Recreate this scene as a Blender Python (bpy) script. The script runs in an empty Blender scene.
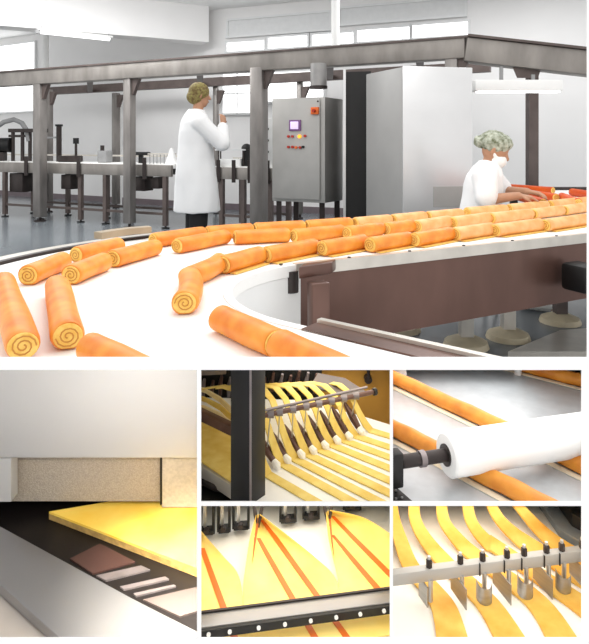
import bpy, bmesh, math, random
from mathutils import Vector, Matrix, noise
random.seed(7)
SC = bpy.context.scene
COL = SC.collection
F, CX, HY, E = 600.0, 294.5, 145.0, 1.15      # focal length (px), optical axis, eye level row, eye height
PI = math.pi

# ------------------------------------------------------------------ geometry helpers
def W(px, py, D):
    return Vector(((px-CX)/F*D, D, E-(py-HY)/F*D))
def G(px, py, z):
    return W(px, py, F*(E-z)/(py-HY))
def XY(px, D):
    return ((px-CX)/F*D, D)

class MB:
    """collects shapes (world coordinates) that become ONE mesh object"""
    def __init__(s): s.bm = bmesh.new()
    def hexa(s, p): s._hexa(p); return s
    def _hexa(s, p):
        v = [s.bm.verts.new(q) for q in p]
        for f in ((3,2,1,0),(4,5,6,7),(0,1,5,4),(1,2,6,5),(2,3,7,6),(3,0,4,7)):
            s.bm.faces.new([v[i] for i in f])
        return v
    def box(s, c, size, rz=0, bevel=0, R=None):
        hx, hy, hz = size[0]/2, size[1]/2, size[2]/2
        M = R if R is not None else Matrix.Rotation(rz, 3, 'Z')
        pts = [Vector(c)+M@Vector(q) for q in ((-hx,-hy,-hz),(hx,-hy,-hz),(hx,hy,-hz),(-hx,hy,-hz),(-hx,-hy,hz),(hx,-hy,hz),(hx,hy,hz),(-hx,hy,hz))]
        v = s._hexa(pts)
        if bevel: s._bev(v, bevel)
        return s
    def _bev(s, verts, w):
        es = set(e for q in verts for e in q.link_edges)
        bmesh.ops.bevel(s.bm, geom=list(es), offset=w, segments=2, profile=.5, affect='EDGES')
    def prism(s, poly, z0, z1, bevel=0):  # poly: xy list
        lo = [s.bm.verts.new((p[0],p[1],z0)) for p in poly]
        hi = [s.bm.verts.new((p[0],p[1],z1)) for p in poly]
        n = len(poly)
        f1 = s.bm.faces.new(hi); f2 = s.bm.faces.new(lo[::-1])
        for i in range(n): s.bm.faces.new((lo[i],lo[(i+1)%n],hi[(i+1)%n],hi[i]))
        if bevel: s._bev(lo+hi, bevel)
        return s
    def beam(s, a, b, w, h, up=(0,0,1), bevel=0):
        a, b = Vector(a), Vector(b); d = (b-a).normalized()
        if abs(d.dot(Vector(up))) > .99: up = (0,1,0)
        sd = d.cross(Vector(up)).normalized(); u = sd.cross(d)
        p = []
        for q in (a, b):
            for (i, j) in ((-1,-1),(1,-1),(1,1),(-1,1)): p.append(q+sd*(i*w/2)+u*(j*h/2))
        v = s._hexa(p)
        if bevel: s._bev(v, bevel)
        return s
    def tube(s, pts, r, seg=10, cap=True):
        pts = [Vector(p) for p in pts]; n = len(pts)
        rr = r if isinstance(r, (list, tuple)) else [r]*n
        rings = []; ref = None
        for i in range(n):
            d = (pts[min(i+1,n-1)]-pts[max(i-1,0)]).normalized()
            if ref is None:
                ref = Vector((0,0,1)) if abs(d.z) < .9 else Vector((1,0,0))
            x = d.cross(ref).normalized(); y = x.cross(d).normalized(); ref = y
            rings.append([s.bm.verts.new(pts[i]+(x*math.cos(2*PI*k/seg)+y*math.sin(2*PI*k/seg))*rr[i]) for k in range(seg)])
        for a, b in zip(rings, rings[1:]):
            for k in range(seg): s.bm.faces.new((a[k],b[k],b[(k+1)%seg],a[(k+1)%seg]))
        if cap:
            s.bm.faces.new(rings[0]); s.bm.faces.new(rings[-1][::-1])
        return s
    def cyl(s, a, b, r, seg=16): return s.tube([a, b], r, seg)
    def capsule(s, a, b, ra, rb, seg=14, flat=None):
        a, b = Vector(a), Vector(b); d = b-a
        if d.length < 1e-5: d = Vector((0,0,1e-4))
        d.normalize(); pts = []; rr = []
        for k in range(5):
            t = PI/2*(k+.15)/5; pts.append(a-d*ra*math.cos(t)); rr.append(ra*math.sin(t))
        pts.append(a); rr.append(ra); pts.append(b if (b-a).length > 1e-4 else a+d*1e-4); rr.append(rb)
        for k in range(4,-1,-1):
            t = PI/2*(k+.15)/5; pts.append(b+d*rb*math.cos(t)); rr.append(rb*math.sin(t))
        return s.tube(pts, rr, seg)
    def ball(s, c, r, sc=(1,1,1), R=None, seg=16):
        M = Matrix.Translation(c) @ ((R or Matrix.Identity(3)).to_4x4()) @ Matrix.Diagonal((sc[0]*r,sc[1]*r,sc[2]*r,1))
        bmesh.ops.create_uvsphere(s.bm, u_segments=seg, v_segments=max(8,seg*2//3), radius=1, matrix=M)
        return s
    def grid(s, P, thick=0, up=Vector((0,0,1))):     # P[i][j] points; closed slab when thick
        n, m = len(P), len(P[0])
        A = [[s.bm.verts.new(p) for p in row] for row in P]
        for i in range(n-1):
            for j in range(m-1): s.bm.faces.new((A[i][j],A[i][j+1],A[i+1][j+1],A[i+1][j]))
        if thick:
            B = [[s.bm.verts.new(Vector(p)-up*thick) for p in row] for row in P]
            for i in range(n-1):
                for j in range(m-1): s.bm.faces.new((B[i][j],B[i+1][j],B[i+1][j+1],B[i][j+1]))
            for i in range(n-1):
                s.bm.faces.new((A[i][0],A[i+1][0],B[i+1][0],B[i][0])); s.bm.faces.new((A[i+1][-1],A[i][-1],B[i][-1],B[i+1][-1]))
            for j in range(m-1):
                s.bm.faces.new((A[0][j+1],A[0][j],B[0][j],B[0][j+1])); s.bm.faces.new((A[-1][j],A[-1][j+1],B[-1][j+1],B[-1][j]))
        return s
    def rings(s, R, cap=True):            # loft closed rings
        A = [[s.bm.verts.new(p) for p in r] for r in R]; n = len(R[0])
        for a, b in zip(A, A[1:]):
            for k in range(n): s.bm.faces.new((a[k],a[(k+1)%n],b[(k+1)%n],b[k]))
        if cap: s.bm.faces.new(A[0][::-1]); s.bm.faces.new(A[-1])
        return s
    def ribbon(s, pts, side, w, t):       # flat strap along pts
        pts = [Vector(p) for p in pts]; side = Vector(side).normalized()
        n = len(pts); ww = w if isinstance(w,(list,tuple)) else [w]*n
        R = []
        for i in range(n):
            d = (pts[min(i+1,n-1)]-pts[max(i-1,0)]).normalized()
            sd = (side-d*side.dot(d)).normalized(); u = sd.cross(d)
            if u.z < 0: u = -u
            R.append([pts[i]-sd*ww[i]/2, pts[i]+sd*ww[i]/2, pts[i]+sd*ww[i]/2+u*t, pts[i]-sd*ww[i]/2+u*t])
        return s.rings(R)
    def clip(s, co, no):
        g = list(s.bm.verts)+list(s.bm.edges)+list(s.bm.faces)
        r = bmesh.ops.bisect_plane(s.bm, geom=g, plane_co=co, plane_no=no, clear_outer=True)
        es = [e for e in s.bm.edges if e.is_boundary]
        if es: bmesh.ops.holes_fill(s.bm, edges=es)
        return s
    def build(s, name, mat, parent=None, loc=None, smooth=32):
        if parent is not None: L = parent['_l']
        else: L = loc if loc is not None else (0,0,0)
        bmesh.ops.recalc_face_normals(s.bm, faces=s.bm.faces)
        bmesh.ops.translate(s.bm, verts=s.bm.verts, vec=-Vector(L))
        me = bpy.data.meshes.new(name); s.bm.to_mesh(me); s.bm.free()
        o = bpy.data.objects.new(name, me); COL.objects.link(o)
        if parent is not None: o.parent = parent
        else: o.location = L
        o['_l'] = tuple(L)
        me.materials.append(mat)
        if smooth:
            for p in me.polygons: p.use_smooth = True
            me.set_sharp_from_angle(angle=math.radians(smooth))
        return o

def tag(o, label, cat, group=None, kind=None):
    o['label'] = label; o['category'] = cat
    if group: o['group'] = group
    if kind: o['kind'] = kind
    return o
def thing(name, label, cat, loc, group=None):
    o = bpy.data.objects.new(name, None); COL.objects.link(o); o.empty_display_size = .05
    o.location = loc; o['_l'] = tuple(loc)
    return tag(o, label, cat, group)
def single(name, mb, mat, label, cat, loc, group=None, smooth=32):
    return tag(mb.build(name, mat, None, loc, smooth), label, cat, group)
def struct(name, mb, mat, parent=None, loc=(0,0,0)):
    o = mb.build(name, mat, parent, loc)
    if parent is None: o['kind'] = 'structure'
    return o
def fused(mb, voxel, smooth=4):           # melt the overlapping shapes of mb into one continuous skin
    me = bpy.data.meshes.new('tmp'); bmesh.ops.recalc_face_normals(mb.bm, faces=mb.bm.faces); mb.bm.to_mesh(me); mb.bm.free()
    o = bpy.data.objects.new('tmp', me); COL.objects.link(o)
    m = o.modifiers.new('r','REMESH'); m.mode = 'VOXEL'; m.voxel_size = voxel
    q = o.modifiers.new('s','SMOOTH'); q.factor = .5; q.iterations = smooth
    dg = bpy.context.evaluated_depsgraph_get()
    me2 = bpy.data.meshes.new_from_object(o.evaluated_get(dg))
    bpy.data.objects.remove(o); bpy.data.meshes.remove(me)
    out = MB(); out.bm.from_mesh(me2); bpy.data.meshes.remove(me2)
    return out

# ------------------------------------------------------------------ materials
def lin(c):
    c = c/255
    return c/12.92 if c <= .04045 else ((c+.055)/1.055)**2.4
def rgb(c): return (lin(c[0]), lin(c[1]), lin(c[2]), 1)
MATS = {}
def mat(name, c, rough=.5, metal=0, var=.12, scale=12, bump=0, stretch=(1,1,1), c2=None, sss=0, spec=.5, emit=0, coat=0):
    m = bpy.data.materials.new(name); m.use_nodes = True
    nt = m.node_tree; b = nt.nodes['Principled BSDF']
    b.inputs['Roughness'].default_value = rough; b.inputs['Metallic'].default_value = metal
    b.inputs['Specular IOR Level'].default_value = spec
    tc = nt.nodes.new('ShaderNodeTexCoord'); mp = nt.nodes.new('ShaderNodeMapping'); mp.inputs['Scale'].default_value = stretch
    nz = nt.nodes.new('ShaderNodeTexNoise'); nz.inputs['Scale'].default_value = scale; nz.inputs['Detail'].default_value = 5
    nt.links.new(tc.outputs['Object'], mp.inputs[0]); nt.links.new(mp.outputs[0], nz.inputs['Vector'])
    rp = nt.nodes.new('ShaderNodeValToRGB'); rp.color_ramp.elements[0].position = .32; rp.color_ramp.elements[1].position = .68
    a = rgb(c); d = rgb(c2) if c2 else (a[0]*(1-var), a[1]*(1-var), a[2]*(1-var), 1)
    rp.color_ramp.elements[0].color = d; rp.color_ramp.elements[1].color = a
    nt.links.new(nz.outputs['Fac'], rp.inputs[0]); nt.links.new(rp.outputs[0], b.inputs['Base Color'])
    if bump:
        bp = nt.nodes.new('ShaderNodeBump'); bp.inputs['Strength'].default_value = bump; bp.inputs['Distance'].default_value = .01
        nt.links.new(nz.outputs['Fac'], bp.inputs['Height']); nt.links.new(bp.outputs[0], b.inputs['Normal'])
    if coat: b.inputs['Coat Weight'].default_value = coat; b.inputs['Coat Roughness'].default_value = .1
    if emit:
        b.inputs['Emission Color'].default_value = a; b.inputs['Emission Strength'].default_value = emit
    MATS[name] = m
    return m
M_board = mat('white_board', (252,252,252), .8, var=.01, spec=.1)
M_wall = mat('painted_wall', (244,243,242), .7, var=.03, scale=2, spec=.2)
M_ceil = mat('white_ceiling', (248,248,247), .8, var=.02, scale=2, spec=.2)
M_base = mat('baseboard', (120,108,112), .6)
M_floor = mat('grey_vinyl_floor', (122,129,134), .2, var=.18, scale=1.6)
M_frame = mat('window_frame', (235,236,236), .5, var=.03)
M_day = mat('daylight_pane', (255,255,255), .5, var=0, emit=1.6)
M_blind = mat('pale_blind', (232,233,233), .7, var=.05)
M_tube = mat('fluorescent_tube', (255,255,255), .4, var=0, emit=2.5)
M_steel = mat('brushed_steel', (176,174,170), .38, .75, .2, 9, stretch=(1,1,12))
M_gantry = mat('gantry_steel', (158,152,146), .45, .45, .35, 5, stretch=(1,1,.4))
M_gdark = mat('gantry_dark_steel', (104,92,88), .5, .3, .3, 6)
M_post = mat('gantry_post_steel', (150,145,141), .38, .55, .35, 7, stretch=(1,1,.3))
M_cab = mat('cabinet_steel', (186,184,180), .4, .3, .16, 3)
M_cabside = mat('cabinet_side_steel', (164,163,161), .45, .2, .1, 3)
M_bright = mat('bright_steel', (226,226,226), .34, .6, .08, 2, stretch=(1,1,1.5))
M_black = mat('black_metal', (18,17,17), .5, .1, .3)
M_dark = mat('dark_metal', (62,54,52), .45, .4, .3, 10)
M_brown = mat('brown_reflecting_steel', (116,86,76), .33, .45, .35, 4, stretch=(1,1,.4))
M_rail = mat('rail_steel', (222,216,206), .3, .45, .15, 10)
M_belt = mat('white_belt', (254,253,250), .6, var=.02, scale=30, spec=.3)
M_tan = mat('tan_guide', (176,158,132), .5, var=.2)
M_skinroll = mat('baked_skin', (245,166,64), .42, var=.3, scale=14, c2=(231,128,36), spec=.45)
M_skinglare = mat('glare_baked_skin', (244,196,134), .45, var=.3, scale=12, c2=(236,158,84), spec=.45)  # glare on the right-hand rolls, put into a paler skin colour
M_skinred = mat('dark_baked_skin', (226,96,30), .5, var=.3, scale=14, c2=(205,74,24), spec=.3)
M_crumb = mat('yellow_crumb', (250,214,120), .8, var=.25, scale=60, bump=.3, c2=(236,186,84))
M_fill = mat('cream_filling', (205,140,62), .6)
M_coat = mat('white_coat', (246,246,246), .8, var=.03, scale=6, spec=.2)
M_skin = mat('skin', (186,138,108), .55, var=.1, scale=20)
M_net = mat('hair_net', (196,200,184), .7, var=.3, scale=34, c2=(84,90,58), bump=.5)
M_net2 = mat('olive_hair_net', (150,140,80), .7, var=.3, scale=40, c2=(98,72,40), bump=.5)
M_trou = mat('black_trousers', (24,22,24), .8)
M_orange = mat('orange_switch', (240,110,30), .4)
M_red = mat('red_button', (190,44,24), .4)
M_amber = mat('amber_lamp', (255,170,40), .4, var=0, emit=1.2)
M_screen = mat('lilac_screen', (226,206,244), .3, var=.05, emit=.5)
M_bezel = mat('purple_bezel', (128,84,140), .4)
M_white = mat('white_plastic', (246,246,244), .45, var=.03)
M_grey = mat('grey_plastic', (150,150,150), .5)
M_cream = mat('cream_foot', (226,212,180), .5, var=.2)
M_duct = mat('zinc_duct', (168,166,164), .4, .5, .2, 8)

# ------------------------------------------------------------------ camera and daylight
cam = bpy.data.cameras.new('camera'); co = bpy.data.objects.new('camera', cam); COL.objects.link(co)
co.location = (0,0,E); co.rotation_euler = (PI/2,0,0)
cam.sensor_fit = 'HORIZONTAL'; cam.sensor_width = 36; cam.lens = 36*F/589
cam.shift_y = -(322-HY)/589; cam.shift_x = 0; cam.clip_start = .05
SC.camera = co
w = bpy.data.worlds.new('sky'); SC.world = w; w.use_nodes = True
bgn = w.node_tree.nodes['Background']; bgn.inputs[0].default_value = (1,1,1,1); bgn.inputs[1].default_value = 1.05
vs = SC.view_settings; vs.view_transform = 'Standard'; vs.look = 'None'; vs.exposure = 0; vs.gamma = 1; vs.use_curve_mapping = False
def area(name, loc, target, size, power, col=(1,1,1), sy=None):
    l = bpy.data.lights.new(name, 'AREA'); l.energy = power; l.color = col; l.shape = 'RECTANGLE'; l.size = size; l.size_y = sy or size
    o = bpy.data.objects.new(name, l); COL.objects.link(o); o.location = loc
    o.rotation_euler = (Vector(target)-Vector(loc)).to_track_quat('-Z','Y').to_euler()
    return o

def panel(name, px0, px1, py, D0, D1, power, col):      # added fill light, unseen under the roof of a bay
    k = (py-HY)/F; Dm = (D0+D1)/2; xm = (px0+px1)/2
    loc = W(xm, py, Dm); l = bpy.data.lights.new(name,'AREA'); l.shape = 'RECTANGLE'
    l.size = (px1-px0)/F*Dm*.9; l.size_y = (D1-D0)*math.hypot(1,k); l.energy = power; l.color = col
    o = bpy.data.objects.new(name, l); COL.objects.link(o); o.location = loc
    o.rotation_euler = (math.atan(-k), 0, 0)
    return o
# ------------------------------------------------------------------ the white display wall with its six bays
def wall_front():
    m = MB(); D0, D1 = 1.05, 1.053
    def strip(x0, x1, y0, y1):
        a, b = W(x0,y1,D0), W(x1,y0,D0)
        m.box(((a.x+b.x)/2, (D0+D1)/2, (a.z+b.z)/2), (b.x-a.x, D1-D0, b.z-a.z))
    strip(-260,1000,357.5,370); strip(587.5,1000,-160,357.5); strip(197,201,370,638.5); strip(390,393,370,638.5)
    strip(582,1000,370,638.5); strip(201,390,502,506); strip(393,582,502,506); strip(-260,1000,638.5,800)
    def fin(x0,x1,y0,y1,d1=2.0):
        p = [W(x0,y1,D1),W(x1,y1,D1),W(x1,y1,d1),W(x0,y1,d1),W(x0,y0,D1),W(x1,y0,D1),W(x1,y0,d1),W(x0,y0,d1)]
        m.hexa(p)
    fin(-260,600,367.0,368.4)                       # roof of the lower bays
    fin(198.5,199.5,368.6,660); fin(391.1,391.9,368.6,660); fin(584,585,368.6,660)
    fin(199.7,391,503.6,504.4); fin(392,583.8,503.6,504.4)
    return struct('wall_front', m, M_board)
wall_front()

# ------------------------------------------------------------------ hall shell
CEIL = 3.58
CO = Vector((-1.46,10.8)); LW = Vector((-6.9,13.85)); RD = Vector((2.52,-1)).normalized()
RW = CO+RD*8.2
struct('floor', MB().prism([(-9,2.05),(8,2.05),(8,15),(-9,15)], -.06, 0), M_floor)
ld = (LW-CO).normalized(); ln = Vector((-ld.y, ld.x)); ln = ln if ln.y > 0 else -ln
LW2 = CO+ld*9
rn = Vector((-RD.y, RD.x)); rn = rn if rn.y > 0 else -rn
struct('wall_left', MB().prism([CO, LW2, LW2+ln*.15, CO+ln*.15], 0, CEIL), M_wall)
struct('wall_back', MB().prism([CO, RW, RW+rn*.15, CO+rn*.15], 0, CEIL), M_wall)
struct('ceiling', MB().prism([(-9.5,6.9),(-2.0,6.9),(7,6.9),(7.5,15),(-9.5,15)], CEIL+.001, CEIL+.1), M_ceil)
struct('baseboard_left', MB().prism([CO, LW2, LW2-ln*.02, CO-ln*.02], 0, .11), M_base)
struct('baseboard_back', MB().prism([CO-rn*0, RW, RW-rn*.02, CO-rn*.02], 0, .11), M_base)
# drop beam that hangs from the ceiling and ends in the corner
b0, b1 = Vector((-5.6,8.45)), Vector((-1.5,10.5)); bd = (b1-b0).normalized(); bn = Vector((-bd.y,bd.x))
struct('trim_1', MB().prism([b0, b1, b1+bn*.35, b0+bn*.35], 2.95, CEIL), M_wall)
# windows
def onplane(px, py, p, n):
    r = Vector(((px-CX)/F, 1)); t = p.dot(n)/r.dot(n)
    return W(px, py, t)
def window(i, x0, x1, y0, y1, p, n, d, bars=0, pane=M_day):
    xm = (x0+x1)/2
    a, b = onplane(x0, y1, p, n), onplane(x1, y1, p, n); zt = onplane(xm, y0, p, n).z; zb = onplane(xm, y1, p, n).z
    A, B = Vector((a.x,a.y)), Vector((b.x,b.y))
    nn = Vector((n.x,n.y)); t = .05; m = MB(); f = .035
    def seg(P, Q, z0, z1, th=t): m.prism([P-nn*th, Q-nn*th, Q-nn*.001, P-nn*.001], z0, z1)
    u = (B-A).normalized()
    seg(A-u*f, B+u*f, zt, zt+f); seg(A-u*f, B+u*f, zb-f, zb, t+.03); seg(A-u*f, A, zb, zt); seg(B, B+u*f, zb, zt)
    for k in range(bars):
        c = A+(B-A)*(k+1)/(bars+1); seg(c-u*.012, c+u*.012, zb, zt, .035)
    if bars: seg(A, B, (zb+zt)/2-.012, (zb+zt)/2+.012, .035)
    o = m.build('window_%d' % i, M_frame, None, (a.x, a.y, zb)); o['kind'] = 'structure'
    MB().prism([A-nn*.02, B-nn*.02, B-nn*.002, A-nn*.002], zb, zt).build('window_pane', pane, o)
wn = rn
for i, (x0,x1,y0,y1) in enumerate([(228,265,42,51),(269,308,37,48),(313,354,34,45),(358,410,29,41),(413,468,24,37)]):
    window(i+1, x0, x1, y0, y1, CO, wn, RD)
window(6, 224, 252, 74, 113, CO, wn, RD, 1); window(7, 264, 324, 72, 101, CO, wn, RD, 0)
window(8, -22, 36, 46, 112, CO, ln, ld, 0)
window(9, 229, 330, 17, 33, CO, wn, RD, 0, M_blind); window(10, 340, 465, 4, 20, CO, wn, RD, 0, M_blind)

# lamps of the hall
def lamp_fixture(a, b, label, hang):
    a, b = Vector(a), Vector(b); t = thing('fluorescent_light', label, 'ceiling light', (a+b)/2)
    d = (b-a).normalized()
    MB().beam(a+Vector((0,0,.035)), b+Vector((0,0,.035)), .12, .03, bevel=.005).build('housing', M_white, t)
    MB().cyl(a+d*.04, b-d*.04, .028).build('tube', M_tube, t)
    for q in (a+d*.05, b-d*.05):
        MB().cyl(q+Vector((0,0,.05)), q+Vector((0,0,hang)), .008, 8).build('hanger', M_grey, t)
    MB().box(a-d*.0+Vector((0,0,.0)), (.05,.06,.06)).build('end_cap', M_grey, t)
p0 = Vector((XY(38,9.05)[0], 9.05, 2.86)); p1 = Vector((XY(112,9.72)[0], 9.72, 2.86))
lamp_fixture(p0, p1, 'slim white fluorescent lamp under the ceiling beam at upper left', .089)
q0, q1 = W(473,86,6.0), W(560,86,6.0); q1.z = q0.z
def light_right():
    t = thing('fluorescent_light', 'boxy white lamp fixture below the gantry beam, right of the steel cabinet', 'ceiling light', (q0+q1)/2)
    MB().beam(q0, q1, .16, .11, bevel=.012).build('housing', M_white, t)
    MB().beam(q0+Vector((.03,-.03,-.062)), q1+Vector((-.03,-.03,-.062)), .08, .014).build('tube', M_tube, t)
    MB().beam(q0+Vector((.3,.05,.05)), q0+Vector((.3,.05,.2)), .03, .03).build('bracket', M_grey, t)
    MB().beam(q1+Vector((-.25,.05,.05)), q1+Vector((-.25,.05,.12)), .03, .03).build('bracket', M_grey, t)
light_right()

# ------------------------------------------------------------------ steel gantry
GT = 2.29
def gline(X): return 9.4-.478*(X+4.6)
gd = Vector((1,-.478)).normalized(); gn = Vector((.478,1)).normalized()
def gpt(px, off=0):
    r = (px-CX)/F; D = (9.4-2.2+1.108*off)/(1+.478*r); return Vector((r*D, D))
gan = thing('steel_gantry', 'long grey steel overhead frame on posts spanning the hall', 'gantry', (gpt(130).x, gpt(130).y, 0))
gA, gC = Vector((-5.6, gline(-5.6))), gpt(466)
MB().beam((gA.x,gA.y,GT-.115), (gC.x,gC.y,GT-.115), .16, .23, bevel=.012).build('main_beam', M_gantry, gan)
MB().beam((gA.x+gn.x*.0,gA.y-.09,GT-.01), (gC.x,gC.y-.09,GT-.01), .03, .022).build('beam_flange', M_gdark, gan)
hA, hC = gA+gn*2.0, gC+gn*1.9
MB().beam((hA.x,hA.y,GT-.09), (hC.x,hC.y,GT-.09), .12, .14).build('support_beam', M_gdark, gan)
rB = Vector((2.9*1.12, 6.25)); zB = GT-.16*1.12-.04
MB().beam((gC.x-.02,gC.y,GT-.14), (3.35,6.2,GT-.34), .2, .25, bevel=.012).build('sloping_beam', M_gantry, gan)
MB().beam((gC.x,gC.y,GT+.0), (3.35,6.2,GT-.2), .26, .025).build('top_flange', M_gdark, gan)
for px in (90, 200, 330, 420):
    a = gpt(px, .05); b = gpt(px, 1.95)
    MB().beam((a.x,a.y,GT-.16), (b.x,b.y,GT-.12), .09, .07).build('cross_beam', M_gdark, gan)
def gpost(px, w, off=0, z1=GT-.2, foot=True):
    p = gpt(px, off)
    o = MB().box((p.x,p.y,(z1+.06)/2+.01), (w,w,z1-.06), -.45, .01).build('post', M_post, gan)
    if foot:
        MB().cyl((p.x,p.y,.0), (p.x,p.y,.02), w*.6).cyl((p.x,p.y,.02),(p.x,p.y,.08),.02).build('foot', M_dark, o)
    m = MB()
    for sx in (-1,1):
        pr = [(0,0),(sx*.13,0),(sx*.03,-.22),(0,-.22)]
        P = [(p.x+gd.x*(q[0]+sx*w*.45), p.y+gd.y*(q[0]+sx*w*.45), GT-.23+q[1]) for q in pr]
        A = [Vector(k)-Vector((gn.x,gn.y,0))*.03 for k in P]; B = [Vector(k)+Vector((gn.x,gn.y,0))*.03 for k in P]
        if sx > 0: m.hexa(A+B)
    m.build('bracket', M_gdark, o)
gpost(40, .145); gpost(129.5, .125); gpost(259, .17); gpost(452, .13)
gpost(49, .10, .98); gpost(116, .11, 2.0); gpost(216, .08, 2.0, GT-.12); gpost(300, .08, 2.0, GT-.12)
ep = Vector(XY(532,6.33))
o = MB().box((ep.x,ep.y,.94), (.1,.1,1.88)).build('post', M_gdark, gan)
MB().hexa([W(517,78,6.25),W(538,78,6.25),W(538,78,6.4),W(517,78,6.4),W(512,66,6.25),W(542,66,6.25),W(542,66,6.4),W(512,66,6.4)]).build('bracket', M_gdark, o)
MB().cyl((ep.x,ep.y,0),(ep.x,ep.y,.02),.08).build('foot', M_dark, o)

pd = XY(335.5, 7.6)
single('duct_pipe', MB().cyl((pd[0],pd[1],GT-.02), (pd[0],pd[1],CEIL), .055, 20), M_white, 'white vertical pipe dropping from ceiling to the gantry beam', 'pipe', (pd[0],pd[1],GT-.02))
pd = XY(318.5, 6.72)
t = thing('duct_stub', 'grey round duct stub under gantry beam, above the control cabinet', 'duct', (pd[0],pd[1],1.8))
MB().cyl((pd[0],pd[1],1.80),(pd[0],pd[1],2.06),.092,24).build('pipe', M_duct, t)
MB().cyl((pd[0],pd[1],1.78),(pd[0],pd[1],1.81),.1,24).build('collar', M_dark, t)
pw = XY(45.5, 10.85)
single('wall_pipe', MB().cyl((pw[0],pw[1],0.0),(pw[0],pw[1],CEIL),.055,16), M_white, 'white vertical pipe behind the leftmost gantry post', 'pipe', (pw[0],pw[1],0))
pw = XY(119.5, 11.2)
single('wall_pipe', MB().cyl((pw[0],pw[1],0.0),(pw[0],pw[1],2.1),.05,16), M_white, 'white vertical pipe beside the thin rear gantry post', 'pipe', (pw[0],pw[1],0))

# ------------------------------------------------------------------ cabinets
def quad(pts): return [XY(*p) for p in pts]
cab = thing('control_cabinet', 'grey steel control cabinet with small screen and orange buttons', 'control cabinet', (XY(300,6.7)[0],6.7,0))
zc0, zc1 = .51, 1.68
fq = quad([(272,6.86),(325,6.6),(343,6.95),(291,7.2)])
MB().prism(fq, zc0, zc1, .01).build('body', M_cab, cab)
FA, FB = Vector(fq[0]), Vector(fq[1]); fu = (FB-FA).normalized(); fn = Vector((fu.y,-fu.x))
def face(px, py, out):                     # point on the cabinet's front
    p = onplane(px, py, FA, fn); return Vector((p.x+fn.x*out, p.y+fn.y*out, p.z))
def fbox(px, py, wpx, hpx, th):
    c = face(px, py, th/2+.012); k = 6.7/F
    m = MB(); ang = math.atan2(fu.y, fu.x)
    return m.box(c, (wpx*k, th, hpx*k), ang, .003)
fbox(297.5, 149, 50, 100, .02).build('door', M_cab, cab)
b = fbox(296.5, 125.5, 12.5, 11, .04).build('screen_frame', M_bezel, cab); fbox(296.2,125.5,8.6,7.6,.046).build('screen', M_screen, b)
fbox(316.5, 111, 8, 7, .05).build('main_switch', M_orange, cab); 
c = face(316.5,111,.065); MB().cyl(c, c+Vector((fn.x,fn.y,0))*.035, .017).build('switch_knob', M_red, cab)
for i,(x,y,mm) in enumerate([(290,136.5,M_red),(294,136.5,M_red),(301,136.5,M_amber),(306.5,136,M_red),(290,147,M_red),(294,147,M_red),(297.5,147.5,M_orange),(301.5,147.5,M_red),(304.5,147,M_black)]):
    c = face(x,y,.025); MB().cyl(c, c+Vector((fn.x,fn.y,0))*.03, .02 if mm is M_amber else .015, 14).build('button', mm, cab)
c = face(319,101.5,.02); MB().cyl(c, c+Vector((fn.x,fn.y,0))*.02, .01, 12).build('lock', M_dark, cab)
for p in quad([(279,6.9),(322,6.72),(337,6.95),(296,7.1)]):
    MB().box((p[0],p[1],zc0/2), (.06,.06,zc0)).build('leg', M_dark, cab)

big = thing('steel_cabinet', 'tall bright stainless steel cabinet behind the seated worker', 'cabinet', (XY(430,5.5)[0],5.5,0))
bq = quad([(366,5.85),(402,5.3),(471,5.42),(436,6.0)])
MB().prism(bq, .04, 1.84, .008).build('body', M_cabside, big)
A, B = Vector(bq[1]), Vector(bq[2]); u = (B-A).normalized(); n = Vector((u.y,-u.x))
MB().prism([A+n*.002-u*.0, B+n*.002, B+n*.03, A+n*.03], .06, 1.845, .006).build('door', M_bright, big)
A2, B2 = A+u*.28+n*.0305, A+u*.58+n*.0305
MB().prism([A2, B2, B2+n*.004, A2+n*.004], .60, .78).build('vent_plate', M_cab, big)
MB().prism([Vector(q)*1.0 for q in bq], 0, .04).build('plinth', M_dark, big)

hou = thing('machine_housing', 'tall housing with a dark opening painted solid black beside steel cabinet', 'machine', (XY(356,6.3)[0],6.3,0))
hq = quad([(345,6.15),(371,6.1),(373,6.9),(346,6.95)])
MB().prism(hq, 0, 1.90).build('body', M_black, hou)  # closed box, its black stands for the shade inside the doorway
hq = quad([(343.2,6.12),(345.8,6.12),(345.8,6.2),(343.2,6.2)])
MB().prism(hq, 0, 1.92).build('door_edge', M_bright, hou)

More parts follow.
